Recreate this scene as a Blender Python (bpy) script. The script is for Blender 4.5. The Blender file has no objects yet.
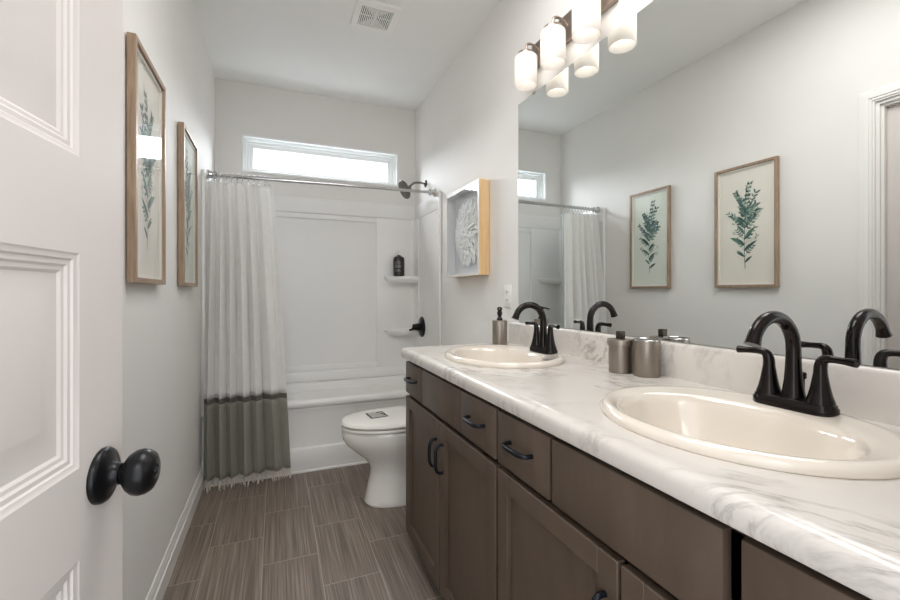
import bpy, bmesh, math, random
from mathutils import Vector, Matrix
random.seed(7)
SC = bpy.context.scene
COL = SC.collection
PI = math.pi

# ------------------------------------------------------------------ camera
cam_d = bpy.data.cameras.new('camera')
cam_d.sensor_width = 36.0
cam_d.lens = 36.0 * 426.06 / 900.0
cam_d.shift_y = -7.88 / 900.0
cam_d.clip_start = 0.02
cam = bpy.data.objects.new('camera', cam_d)
COL.objects.link(cam)
cam.location = (0, 0, 1.1689)
cam.rotation_euler = (PI / 2, 0, math.radians(-22.205))
SC.camera = cam

# ------------------------------------------------------------------ world / exposure
w = bpy.data.worlds.new('sky')
SC.world = w
w.use_nodes = True
bg = w.node_tree.nodes['Background']
bg.inputs[0].default_value = (0.90, 0.95, 1.0, 1)
bg.inputs[1].default_value = 1.35
SC.view_settings.view_transform = 'Standard'
SC.view_settings.look = 'None'
SC.view_settings.gamma = 1
SC.view_settings.use_curve_mapping = False
SC.view_settings.exposure = 1.02
SC.cycles.max_bounces = 14
SC.cycles.diffuse_bounces = 8
SC.cycles.glossy_bounces = 6
SC.cycles.transparent_max_bounces = 12
SC.cycles.sample_clamp_indirect = 6
SC.cycles.caustics_reflective = False
SC.cycles.caustics_refractive = False


def area(name, loc, rot, sx, sy, power, col):
    l = bpy.data.lights.new(name, 'AREA')
    l.shape = 'RECTANGLE'
    l.size = sx
    l.size_y = sy
    l.energy = power
    l.color = col
    o = bpy.data.objects.new(name, l)
    COL.objects.link(o)
    o.location = loc
    o.rotation_euler = rot
    return o


H0 = 2.744
# daylight falling in through the transom window, plus two added, unseen fill lights: overhead and in the hallway
area('window_daylight', (0.364, 4.75, 2.95), (math.radians(-60), 0, 0), 3.0, 1.4, 230, (0.90, 0.95, 1.0))
area('ceiling_fill', (0.46, 1.00, H0 - 0.02), (0, 0, 0), 0.8, 0.8, 9, (1.0, 0.99, 0.975))
area('hallway_fill', (0.06, -0.75, 2.30), (math.radians(35), 0, 0), 0.9, 0.5, 3, (1.0, 0.94, 0.88))


# ------------------------------------------------------------------ material helpers
def s2l(c):
    c = c / 255.0
    return c / 12.92 if c <= 0.04045 else ((c + 0.055) / 1.055) ** 2.4


def rgb(r, g, b):
    return (s2l(r), s2l(g), s2l(b), 1)


def base_mat(name):
    m = bpy.data.materials.new(name)
    m.use_nodes = True
    nt = m.node_tree
    return m, nt, nt.nodes['Principled BSDF']


def N(nt, t, **kw):
    n = nt.nodes.new(t)
    for k, v in kw.items():
        setattr(n, k, v)
    return n


def mapping(nt, scale=(1, 1, 1), rot=(0, 0, 0), loc=(0, 0, 0)):
    tc = N(nt, 'ShaderNodeTexCoord')
    mp = N(nt, 'ShaderNodeMapping')
    mp.inputs['Scale'].default_value = scale
    mp.inputs['Rotation'].default_value = rot
    mp.inputs['Location'].default_value = loc
    nt.links.new(tc.outputs['Object'], mp.inputs['Vector'])
    return mp.outputs['Vector']


def noise(nt, vec, scale, detail=4, rough=0.55, dist=0.0):
    n = N(nt, 'ShaderNodeTexNoise')
    n.inputs['Scale'].default_value = scale
    n.inputs['Detail'].default_value = detail
    n.inputs['Roughness'].default_value = rough
    n.inputs['Distortion'].default_value = dist
    if vec is not None:
        nt.links.new(vec, n.inputs['Vector'])
    return n.outputs['Fac']


def ramp(nt, fac, stops):
    r = N(nt, 'ShaderNodeValToRGB')
    els = r.color_ramp.elements
    while len(els) < len(stops):
        els.new(0.5)
    for e, (p, c) in zip(els, stops):
        e.position = p
        e.color = c
    nt.links.new(fac, r.inputs['Fac'])
    return r.outputs['Color']


def bump(nt, h, bsdf, strength=0.2, dist=0.002):
    b = N(nt, 'ShaderNodeBump')
    b.inputs['Strength'].default_value = strength
    b.inputs['Distance'].default_value = dist
    nt.links.new(h, b.inputs['Height'])
    nt.links.new(b.outputs['Normal'], bsdf.inputs['Normal'])


def mixc(nt, fac, a, b, mode='MIX'):
    m = N(nt, 'ShaderNodeMix', data_type='RGBA', blend_type=mode)
    for sock, v in ((m.inputs[0], fac), (m.inputs[6], a), (m.inputs[7], b)):
        if hasattr(v, 'links'):
            nt.links.new(v, sock)
        else:
            sock.default_value = v
    return m.outputs[2]


def mathn(nt, op, a, b=None, clamp=False):
    m = N(nt, 'ShaderNodeMath', operation=op)
    m.use_clamp = clamp
    for i, v in enumerate((a, b)):
        if v is None:
            continue
        if hasattr(v, 'links'):
            nt.links.new(v, m.inputs[i])
        else:
            m.inputs[i].default_value = v
    return m.outputs[0]


def plain(name, col, rough=0.5, metal=0.0, var=0.04, scale=8, bmp=0.0, bscale=200, coat=0.0, aniso=None, spec=None):
    m, nt, b = base_mat(name)
    v = mapping(nt, aniso or (1, 1, 1))
    n = noise(nt, v, scale)
    lo = tuple(c * (1 - var) for c in col[:3]) + (1,)
    hi = tuple(min(1, c * (1 + var)) for c in col[:3]) + (1,)
    nt.links.new(ramp(nt, n, [(0.3, lo), (0.7, hi)]), b.inputs['Base Color'])
    b.inputs['Roughness'].default_value = rough
    b.inputs['Metallic'].default_value = metal
    if coat:
        b.inputs['Coat Weight'].default_value = coat
        b.inputs['Coat Roughness'].default_value = 0.05
    if spec is not None:
        b.inputs['Specular IOR Level'].default_value = spec
    if bmp:
        bump(nt, noise(nt, v, bscale, 3), b, bmp, 0.001)
    return m


M = {}
M['wall'] = plain('wall_paint', rgb(232, 230, 227), 0.75, var=0.012, scale=3, bmp=0.15, bscale=260)
M['ceiling'] = plain('ceiling_paint', rgb(240, 240, 238), 0.85, var=0.01, scale=3, bmp=0.2, bscale=180)
M['trim'] = plain('trim_paint', rgb(236, 234, 231), 0.35, var=0.01)
M['door'] = plain('door_paint', rgb(219, 212, 208), 0.5, var=0.012, scale=4, bmp=0.08, bscale=90)
M['acrylic'] = plain('tub_acrylic', rgb(234, 233, 231), 0.33, var=0.008, scale=2)
M['porcelain'] = plain('porcelain', rgb(238, 235, 229), 0.10, var=0.008, scale=3, coat=0.5)
M['bisque'] = plain('sink_porcelain', rgb(232, 223, 211), 0.12, var=0.008, scale=3, coat=0.5)
M['vinyl'] = plain('window_vinyl', rgb(238, 240, 240), 0.35, var=0.01)
M['bronze'] = plain('dark_bronze', rgb(46, 42, 41), 0.18, 0.88, var=0.15, scale=20)
M['black'] = plain('black_metal', rgb(28, 28, 30), 0.30, 0.55, var=0.1, scale=20)
M['handle'] = plain('pull_metal', rgb(34, 38, 44), 0.30, 0.75, var=0.1, scale=30)
M['gunmetal'] = plain('gunmetal', rgb(112, 108, 105), 0.22, 0.95, var=0.08, scale=20)
M['chrome'] = plain('chrome', rgb(200, 200, 200), 0.12, 1.0, var=0.02)
M['nickel'] = plain('brushed_nickel', rgb(165, 152, 142), 0.34, 1.0, var=0.08, scale=10, aniso=(1, 1, 30))
M['pewter'] = plain('brushed_pewter', rgb(150, 141, 131), 0.38, 0.9, var=0.12, scale=10, aniso=(6, 6, 1), bmp=0.05, bscale=60)
M['pewter_dark'] = plain('dark_pewter', rgb(84, 78, 72), 0.40, 0.85, var=0.14, scale=14, aniso=(1, 1, 12))
M['plastic'] = plain('white_plastic', rgb(240, 239, 236), 0.35, var=0.01)
M['gap_shade'] = plain('painted_recess_shade', rgb(26, 23, 22), 0.9, var=0.05)  # near-black colour standing in for shade inside gaps and recesses
M['paper'] = plain('art_paper', rgb(236, 231, 220), 0.8, var=0.03, scale=5)
M['paper_cool'] = plain('art_paper_cool', rgb(228, 233, 222), 0.8, var=0.03, scale=5)
M['mat_white'] = plain('mount_board', rgb(243, 240, 234), 0.8, var=0.01)
M['leaf_dark'] = plain('ink_dark_green', rgb(42, 78, 76), 0.8, var=0.25, scale=60)
M['leaf_mid'] = plain('ink_mid_green', rgb(84, 122, 108), 0.8, var=0.25, scale=60)
M['leaf_pale'] = plain('ink_pale_green', rgb(140, 164, 146), 0.8, var=0.2, scale=60)
M['leaf_blue'] = plain('ink_slate_blue', rgb(88, 104, 124), 0.8, var=0.25, scale=60)
M['feather'] = plain('white_feather', rgb(240, 242, 240), 0.85, var=0.03, scale=90)
M['box_back'] = plain('shadow_box_backing', rgb(214, 217, 219), 0.8, var=0.03, scale=6)
M['bottle'] = plain('amber_black_bottle', rgb(38, 37, 38), 0.18, var=0.1)
M['label_print'] = plain('pale_label_print', rgb(176, 176, 172), 0.6)
M['sticker'] = plain('dark_grey_sticker', rgb(66, 66, 66), 0.6)
M['caulk'] = plain('white_caulk', rgb(236, 234, 230), 0.4)
M['hall_floor'] = plain('hall_carpet', rgb(150, 140, 128), 0.95)


def wood(name, c1, c2, scale=14, rough=0.5, axis=(12, 12, 0.8), bmp=0.15):
    m, nt, b = base_mat(name)
    v = mapping(nt, axis)
    n1 = noise(nt, v, scale, 6, 0.6, 0.4)
    n2 = noise(nt, mapping(nt, (1, 1, 1)), 5, 3)
    c = ramp(nt, n1, [(0.3, c1), (0.68, c2)])
    c = mixc(nt, mathn(nt, 'MULTIPLY', n2, 0.22), c, tuple(x * 0.55 for x in c1[:3]) + (1,))
    nt.links.new(c, b.inputs['Base Color'])
    b.inputs['Roughness'].default_value = rough
    bump(nt, n1, b, bmp, 0.001)
    return m


M['oak'] = wood('weathered_oak', rgb(138, 114, 92), rgb(178, 154, 130), 10)
M['birch'] = wood('pale_birch', rgb(216, 176, 124), rgb(234, 202, 156), 6, axis=(8, 8, 0.6))
M['birch_white'] = plain('whitewashed_birch', rgb(222, 220, 216), 0.45, var=0.05, scale=30, aniso=(6, 1, 1))
M['cabinet'] = wood('stained_maple', rgb(82, 69, 58), rgb(99, 84, 72), 3.0, 0.42, axis=(4, 4, 1.0), bmp=0.04)


def make_floor():
    m, nt, b = base_mat('striated_plank_tile')
    tc = N(nt, 'ShaderNodeTexCoord')
    sep = N(nt, 'ShaderNodeSeparateXYZ')
    nt.links.new(tc.outputs['Object'], sep.inputs[0])
    cmb = N(nt, 'ShaderNodeCombineXYZ')
    nt.links.new(mathn(nt, 'ADD', sep.outputs['Y'], -1.99 + 4.6), cmb.inputs['X'])
    nt.links.new(mathn(nt, 'ADD', sep.outputs['X'], 0.283 + 4.58), cmb.inputs['Y'])
    br = N(nt, 'ShaderNodeTexBrick')
    br.offset = 0.5
    br.offset_frequency = 2
    br.squash = 1.0
    br.inputs['Scale'].default_value = 1.0
    br.inputs['Mortar Size'].default_value = 0.0016
    br.inputs['Mortar Smooth'].default_value = 0.3
    br.inputs['Brick Width'].default_value = 0.46
    br.inputs['Row Height'].default_value = 0.229
    br.inputs['Color1'].default_value = (0.0, 0.0, 0.0, 1)
    br.inputs['Color2'].default_value = (1, 1, 1, 1)
    nt.links.new(cmb.outputs[0], br.inputs['Vector'])
    off = N(nt, 'ShaderNodeVectorMath', operation='MULTIPLY_ADD')   # each plank gets its own run of streaks
    nt.links.new(br.outputs['Color'], off.inputs[0])
    off.inputs[1].default_value = (3.1, 1.7, 0)
    nt.links.new(tc.outputs['Object'], off.inputs[2])
    mp = N(nt, 'ShaderNodeMapping')
    mp.inputs['Scale'].default_value = (190, 2.2, 1)
    nt.links.new(off.outputs[0], mp.inputs['Vector'])
    n1 = noise(nt, mp.outputs[0], 1.0, 5, 0.62)
    mp2 = N(nt, 'ShaderNodeMapping')
    mp2.inputs['Scale'].default_value = (38, 1.1, 1)
    nt.links.new(off.outputs[0], mp2.inputs['Vector'])
    n2 = noise(nt, mp2.outputs[0], 1.0, 3, 0.5)
    f = mathn(nt, 'ADD', mathn(nt, 'MULTIPLY', n1, 0.72), mathn(nt, 'MULTIPLY', n2, 0.28))
    c = ramp(nt, f, [(0.34, rgb(90, 79, 70)), (0.50, rgb(124, 111, 101)), (0.66, rgb(160, 148, 136))])
    tint = ramp(nt, br.outputs['Color'], [(0, (0.93, 0.93, 0.93, 1)), (1, (1.05, 1.04, 1.03, 1))])
    c = mixc(nt, 1.0, c, tint, 'MULTIPLY')
    c = mixc(nt, mathn(nt, 'MULTIPLY', br.outputs['Fac'], 0.75), c, rgb(190, 178, 166))
    nt.links.new(c, b.inputs['Base Color'])
    b.inputs['Roughness'].default_value = 0.42
    bump(nt, mathn(nt, 'SUBTRACT', f, br.outputs['Fac']), b, 0.25, 0.001)
    return m


M['floor'] = make_floor()


def make_marble():
    m, nt, b = base_mat('marble_laminate')
    v = mapping(nt, (1, 1, 1), (0.3, 0.2, math.radians(-28)))
    warp = N(nt, 'ShaderNodeTexNoise')
    warp.inputs['Scale'].default_value = 3.0
    warp.inputs['Detail'].default_value = 4
    nt.links.new(v, warp.inputs['Vector'])
    ad = N(nt, 'ShaderNodeVectorMath', operation='MULTIPLY_ADD')
    nt.links.new(warp.outputs['Color'], ad.inputs[0])
    ad.inputs[1].default_value = (0.17, 0.17, 0.17)
    nt.links.new(v, ad.inputs[2])
    st = N(nt, 'ShaderNodeMapping')
    st.inputs['Scale'].default_value = (20, 4.2, 7)
    nt.links.new(ad.outputs[0], st.inputs['Vector'])
    n1 = noise(nt, st.outputs[0], 1.0, 9, 0.62, 0.5)
    vein = ramp(nt, mathn(nt, 'ABSOLUTE', mathn(nt, 'SUBTRACT', n1, 0.5)),
                [(0.0, (1, 1, 1, 1)), (0.014, (0.6, 0.6, 0.6, 1)), (0.055, (0, 0, 0, 1))])
    mask = ramp(nt, noise(nt, v, 4.2, 4, 0.6), [(0.45, (0, 0, 0, 1)), (0.64, (1, 1, 1, 1))])
    vm = mathn(nt, 'MULTIPLY', vein, mask)
    cloud = ramp(nt, noise(nt, v, 2.6, 5), [(0.3, rgb(212, 206, 200)), (0.7, rgb(225, 220, 213))])
    c = mixc(nt, mathn(nt, 'MULTIPLY', vm, 0.6), cloud, rgb(112, 106, 104))
    streak = ramp(nt, n1, [(0.30, (1, 1, 1, 1)), (0.42, (0, 0, 0, 1))])
    c = mixc(nt, mathn(nt, 'MULTIPLY', mathn(nt, 'MULTIPLY', streak, mask), 0.25), c, rgb(150, 143, 140))
    nt.links.new(c, b.inputs['Base Color'])
    b.inputs['Roughness'].default_value = 0.24
    return m


M['marble'] = make_marble()


def make_cloth(name, c, sheen=0.2, weave=900, trans=0.25, band=False):
    m, nt, b = base_mat(name)
    v = mapping(nt)
    n = noise(nt, v, 30, 4)
    nt.links.new(ramp(nt, n, [(0.3, tuple(x * 0.95 for x in c[:3]) + (1,)), (0.7, c)]), b.inputs['Base Color'])
    b.inputs['Roughness'].default_value = 0.9
    b.inputs['Sheen Weight'].default_value = sheen
    wv = N(nt, 'ShaderNodeTexWave', wave_type='BANDS', bands_direction='Z')
    wv.inputs['Scale'].default_value = weave / 6.0
    nt.links.new(v, wv.inputs['Vector'])
    bump(nt, wv.outputs['Fac'], b, 0.25, 0.0008)
    tr = N(nt, 'ShaderNodeBsdfTranslucent')
    tr.inputs['Color'].default_value = c
    mx = N(nt, 'ShaderNodeMixShader')
    mx.inputs[0].default_value = trans
    out = nt.nodes['Material Output']
    nt.links.new(b.outputs[0], mx.inputs[1])
    nt.links.new(tr.outputs[0], mx.inputs[2])
    nt.links.new(mx.outputs[0], out.inputs[0])
    return m


M['cloth_white'] = make_cloth('curtain_white', rgb(246, 245, 243), trans=0.28)
M['cloth_grey'] = make_cloth('curtain_grey', rgb(146, 143, 132), weave=400, trans=0.1)
M['cloth_stripe'] = make_cloth('curtain_stripe', rgb(96, 89, 83), trans=0.05)
M['fringe'] = make_cloth('fringe_yarn', rgb(226, 216, 204), trans=0.05)


def make_liner():
    m, nt, b = base_mat('frosted_liner')
    b.inputs['Base Color'].default_value = rgb(226, 236, 240)
    b.inputs['Roughness'].default_value = 0.35
    bump(nt, noise(nt, mapping(nt), 40, 2), b, 0.1, 0.001)
    t = N(nt, 'ShaderNodeBsdfTransparent')
    mx = N(nt, 'ShaderNodeMixShader')
    mx.inputs[0].default_value = 0.45
    nt.links.new(b.outputs[0], mx.inputs[1])
    nt.links.new(t.outputs[0], mx.inputs[2])
    nt.links.new(mx.outputs[0], nt.nodes['Material Output'].inputs[0])
    return m


M['liner'] = make_liner()


def make_glass(name, tint=(1, 1, 1, 1), ior=1.5):
    m = bpy.data.materials.new(name)
    m.use_nodes = True
    nt = m.node_tree
    nt.nodes.remove(nt.nodes['Principled BSDF'])
    t = N(nt, 'ShaderNodeBsdfTransparent')
    t.inputs[0].default_value = tint
    g = N(nt, 'ShaderNodeBsdfGlossy')
    g.inputs['Roughness'].default_value = 0.0
    fr = N(nt, 'ShaderNodeFresnel')
    fr.inputs[0].default_value = ior
    nz = noise(nt, mapping(nt), 2.0, 1)
    mx = N(nt, 'ShaderNodeMixShader')
    geo = N(nt, 'ShaderNodeNewGeometry')
    front = mathn(nt, 'SUBTRACT', 1.0, geo.outputs['Backfacing'])
    nt.links.new(mathn(nt, 'MULTIPLY', front, mathn(nt, 'ADD', fr.outputs[0], mathn(nt, 'MULTIPLY', nz, 0.004))), mx.inputs[0])
    nt.links.new(t.outputs[0], mx.inputs[1])
    nt.links.new(g.outputs[0], mx.inputs[2])
    nt.links.new(mx.outputs[0], nt.nodes['Material Output'].inputs[0])
    return m


M['glass'] = make_glass('picture_glass')
M['mirror'] = plain('mirror_silver', (0.915, 0.94, 0.93, 1), 0.0, 1.0, var=0.0)


def emit(name, col, s, trans=0.5):
    m = bpy.data.materials.new(name)
    m.use_nodes = True
    nt = m.node_tree
    b = nt.nodes['Principled BSDF']
    b.inputs['Base Color'].default_value = (0.9, 0.88, 0.85, 1)
    b.inputs['Roughness'].default_value = 0.3
    b.inputs['Emission Color'].default_value = col
    b.inputs['Emission Strength'].default_value = s
    nz = noise(nt, mapping(nt), 5, 2)
    nt.links.new(ramp(nt, nz, [(0, (0.88, 0.86, 0.83, 1)), (1, (0.92, 0.9, 0.87, 1))]), b.inputs['Base Color'])
    if trans:
        tr = N(nt, 'ShaderNodeBsdfTranslucent')
        tr.inputs['Color'].default_value = (0.95, 0.93, 0.9, 1)
        mx = N(nt, 'ShaderNodeMixShader')
        mx.inputs[0].default_value = trans
        nt.links.new(b.outputs[0], mx.inputs[1])
        nt.links.new(tr.outputs[0], mx.inputs[2])
        nt.links.new(mx.outputs[0], nt.nodes['Material Output'].inputs[0])
    return m


M['shade'] = emit('frosted_lamp_glass', (1.0, 0.93, 0.87, 1), 0.10, 0.45)
M['bulb'] = emit('bulb_glow', (1.0, 0.90, 0.82, 1), 1.25, 0)


# ------------------------------------------------------------------ mesh helpers
def box(bm, x0, x1, y0, y1, z0, z1, bev=0.0, seg=2):
    vs = [bm.verts.new((x, y, z)) for x in (x0, x1) for y in (y0, y1) for z in (z0, z1)]
    fs = [bm.faces.new([vs[i] for i in f]) for f in
          ((0, 1, 3, 2), (4, 6, 7, 5), (0, 4, 5, 1), (2, 3, 7, 6), (0, 2, 6, 4), (1, 5, 7, 3))]
    if bev:
        es = list({e for f in fs for e in f.edges})
        bmesh.ops.bevel(bm, geom=es, offset=bev, segments=seg, profile=0.5, affect='EDGES')
    return bm


def B(*a, **k):
    return box(bmesh.new(), *a, **k)


def lathe(bm, prof, n=32, center=(0, 0, 0), axis='Z', sx=1.0, sy=1.0, cap=True):
    """prof: list of (r, h). axis: direction of h."""
    rings = []
    c = Vector(center)
    for r, h in prof:
        ring = []
        for i in range(n):
            a = 2 * PI * i / n
            p = (r * sx * math.cos(a), r * sy * math.sin(a), h)
            if axis == 'X':
                p = (p[2], p[0], p[1])
            elif axis == '-X':
                p = (-p[2], p[0], p[1])
            elif axis == '-Y':
                p = (p[0], -p[2], p[1])
            elif axis == '-Z':
                p = (p[0], p[1], -p[2])
            ring.append(bm.verts.new(c + Vector(p)))
        rings.append(ring)
    for a, b in zip(rings, rings[1:]):
        for i in range(n):
            j = (i + 1) % n
            bm.faces.new((a[i], a[j], b[j], b[i]))
    if cap:
        bm.faces.new(rings[0])
        bm.faces.new(rings[-1])
    return bm


def tube(bm, pts, rad, n=12, cap=True, flat=1.0):
    pts = [Vector(p) for p in pts]
    if not isinstance(rad, (list, tuple)):
        rad = [rad] * len(pts)
    t0 = (pts[1] - pts[0]).normalized()
    up = Vector((0, 0, 1)) if abs(t0.z) < 0.9 else Vector((1, 0, 0))
    nrm = t0.cross(up).normalized()
    rings = []
    for i, p in enumerate(pts):
        if i == 0:
            t = t0
        elif i == len(pts) - 1:
            t = (pts[i] - pts[i - 1]).normalized()
        else:
            t = ((pts[i + 1] - p).normalized() + (p - pts[i - 1]).normalized()).normalized()
        nrm = (nrm - t * nrm.dot(t)).normalized()
        bn = t.cross(nrm)
        rings.append([bm.verts.new(p + (nrm * math.cos(2 * PI * k / n) + bn * math.sin(2 * PI * k / n) * flat) * rad[i]) for k in range(n)])
    for a, b in zip(rings, rings[1:]):
        for i in range(n):
            j = (i + 1) % n
            bm.faces.new((a[i], a[j], b[j], b[i]))
    if cap:
        bm.faces.new(rings[0])
        bm.faces.new(rings[-1])
    return bm


def smooth_path(pts, k=6):
    pts = [Vector(p) for p in pts]
    P = [pts[0]] + pts + [pts[-1]]
    out = []
    for i in range(1, len(P) - 2):
        for j in range(k):
            t = j / k
            p0, p1, p2, p3 = P[i - 1], P[i], P[i + 1], P[i + 2]
            out.append(0.5 * ((2 * p1) + (-p0 + p2) * t + (2 * p0 - 5 * p1 + 4 * p2 - p3) * t * t + (-p0 + 3 * p1 - 3 * p2 + p3) * t ** 3))
    out.append(pts[-1])
    return out


def smooth_vals(vals, k=6):
    return [v.x for v in smooth_path([(a, 0, 0) for a in vals], k)]


def loft(bm, rings, cap=True):
    rr = [[bm.verts.new(p) for p in r] for r in rings]
    n = len(rr[0])
    for a, b in zip(rr, rr[1:]):
        for i in range(n):
            j = (i + 1) % n
            bm.faces.new((a[i], a[j], b[j], b[i]))
    if cap:
        bm.faces.new(rr[0])
        bm.faces.new(rr[-1])
    return bm


def sweep_profile(bm, prof, y0, y1):
    """closed profile of (x, z) points extruded along y"""
    a = [bm.verts.new((x, y0, z)) for x, z in prof]
    b = [bm.verts.new((x, y1, z)) for x, z in prof]
    n = len(prof)
    for i in range(n):
        j = (i + 1) % n
        bm.faces.new((a[i], a[j], b[j], b[i]))
    bm.faces.new(a)
    bm.faces.new(b)
    return bm


def wpos(o):
    v = Vector((0, 0, 0))
    while o:
        v = v + o.location
        o = o.parent
    return v


def obj(name, bm, mat, parent=None, angle=35, flat=False, world=False):
    bmesh.ops.recalc_face_normals(bm, faces=bm.faces)
    if world and parent:
        bmesh.ops.translate(bm, verts=bm.verts, vec=-wpos(parent))
    me = bpy.data.meshes.new(name)
    bm.to_mesh(me)
    bm.free()
    if not flat:
        for p in me.polygons:
            p.use_smooth = True
        me.set_sharp_from_angle(angle=math.radians(angle))
    for m_ in (mat if isinstance(mat, (list, tuple)) else [mat]):
        me.materials.append(M[m_] if isinstance(m_, str) else m_)
    o = bpy.data.objects.new(name, me)
    COL.objects.link(o)
    if parent:
        o.parent = parent
    return o


def tag(o, label, cat, group=None, kind=None):
    o['label'] = label
    o['category'] = cat
    if group:
        o['group'] = group
    if kind:
        o['kind'] = kind
    return o


def thing(name, loc, label, cat, group=None, kind=None, rz=0):
    o = bpy.data.objects.new(name, None)
    COL.objects.link(o)
    o.location = loc
    o.rotation_euler = (0, 0, rz)
    o.empty_display_size = 0.05
    return tag(o, label, cat, group, kind)


def dup(root, loc, label):
    def cp(o, par):
        c = o.copy()
        COL.objects.link(c)
        if par:
            c.parent = par
        for ch in list(o.children):
            cp(ch, c)
        return c
    r = cp(root, None)
    r.location = loc
    r['label'] = label
    return r


def struct(name, bm, mat, label, cat, **k):
    return tag(obj(name, bm, mat, **k), label, cat, kind='structure')


# ------------------------------------------------------------------ room dimensions
XL, XR = -0.415, 1.124
YB, YF = 0.03, 3.55           # near wall face, far wall face
H = 2.744
T = 0.12
# window opening in the far wall
WX0, WX1, WZ0, WZ1 = -0.234, 0.963, 2.076, 2.349

struct('floor', B(XL - T, XR + T, -1.4, YF + T, -0.08, 0.0), 'floor', 'taupe striated plank tile floor of the bathroom', 'floor')
struct('ceiling', B(XL - T, XR + T, -1.4, YF + T, H, H + 0.1), 'ceiling', 'flat white painted ceiling over the bathroom', 'ceiling')
bm = bmesh.new()
box(bm, XL - T, WX0, YF, YF + T, 0, H)
box(bm, WX1, XR + T, YF, YF + T, 0, H)
box(bm, WX0, WX1, YF, YF + T, 0, WZ0)
box(bm, WX0, WX1, YF, YF + T, WZ1, H)
struct('wall_back', bm, 'wall', 'pale grey far wall above the tub, with the transom window', 'wall', flat=True)
struct('wall_right', B(XR, XR + T, YB - T, YF, 0, H), 'wall', 'pale grey right wall carrying the mirror', 'wall', flat=True)
CY0, CY1, CZ = 0.340, 1.115, 2.075     # closet door opening in the left wall
bm = bmesh.new()
box(bm, XL - T, XL, YB - T, CY0, 0, H)
box(bm, XL - T, XL, CY1, YF, 0, H)
box(bm, XL - T, XL, CY0, CY1, CZ, H)
struct('wall_left', bm, 'wall', 'pale grey left wall carrying two framed botanical prints', 'wall', flat=True)
DX0, DX1, DZ = -0.335, 0.450, 2.06    # entry doorway in the near wall
bm = bmesh.new()
box(bm, XL, DX0, YB - T, YB, 0, H)
box(bm, DX1, XR, YB - T, YB, 0, H)
box(bm, DX0, DX1, YB - T, YB, DZ, H)
struct('wall_front', bm, 'wall', 'pale grey near wall around the entry doorway', 'wall', flat=True)

# baseboards
def bb_prof(x, s):
    return [(x, 0), (x + s * 0.015, 0), (x + s * 0.015, 0.072), (x + s * 0.0105, 0.076), (x + s * 0.0115, 0.088),
            (x + s * 0.006, 0.102), (x + s * 0.004, 0.114), (x, 0.114)]


struct('baseboard_left', sweep_profile(bmesh.new(), bb_prof(XL, 1), CY1 + 0.06, 2.90), 'trim', 'white moulded baseboard along the left wall', 'baseboard')
struct('baseboard_right', sweep_profile(bmesh.new(), bb_prof(XR, -1), 1.89, 2.90), 'trim', 'white baseboard behind the toilet', 'baseboard')


# casings
def casing_strip(bm, pts_out, pts_in, faces_axis):
    pass


def casing(name, plane, pos, sgn, a0, a1, zt, wd, label, th=0.018):
    """door casing lying on a wall: plane 'X' (wall at x=pos, runs in y) or 'Y'"""
    bm = bmesh.new()
    steps = [(0.0, wd, th * 0.55), (0.008, wd - 0.012, th * 0.8), (0.02, wd - 0.022, th)]
    for i0, i1, t in steps:
        for (p0, p1, z0, z1) in ((a0 - i1, a0 - i0, 0, zt + i1), (a1 + i0, a1 + i1, 0, zt + i1), (a0 - i0, a1 + i0, zt + i0, zt + i1)):
            lo, hi = sorted((pos, pos + sgn * t))
            if plane == 'X':
                box(bm, lo, hi, p0, p1, z0, z1, 0.0015, 1)
            else:
                box(bm, p0, p1, lo, hi, z0, z1, 0.0015, 1)
    return struct(name, bm, 'trim', label, 'door trim')


casing('trim_1', 'X', XL, 1, CY0, CY1, CZ, 0.062, 'white moulded casing around the closed closet door')
casing('trim_2', 'Y', YB, 1, DX0, DX1, DZ, 0.058, 'white moulded casing around the entry doorway')
# jambs and stops of the closet door
bm = bmesh.new()
for y0, y1 in ((CY0, CY0 + 0.014), (CY1 - 0.014, CY1)):
    box(bm, XL - T, XL, y0, y1, 0, CZ)
box(bm, XL - T, XL, CY0 + 0.014, CY1 - 0.014, CZ - 0.014, CZ)
for y0, y1 in ((CY0 + 0.014, CY0 + 0.026), (CY1 - 0.026, CY1 - 0.014)):
    box(bm, XL - 0.035, XL - 0.012, y0, y1, 0, CZ - 0.014)
box(bm, XL - 0.035, XL - 0.012, CY0 + 0.026, CY1 - 0.026, CZ - 0.026, CZ - 0.014)
struct('trim_3', bm, 'trim', 'white jamb and stop inside the closet door frame', 'door trim', flat=True)


# doors -------------------------------------------------------------
STEPS = [(0.0, 0.0), (0.004, -0.0022), (0.0075, -0.0028), (0.0095, -0.0050), (0.0150, -0.0050), (0.0180, -0.0074), (0.0225, -0.0080), (0.0260, -0.0105),
         (0.034, -0.0105), (0.064, -0.0035), (0.067, -0.0030)]


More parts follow.
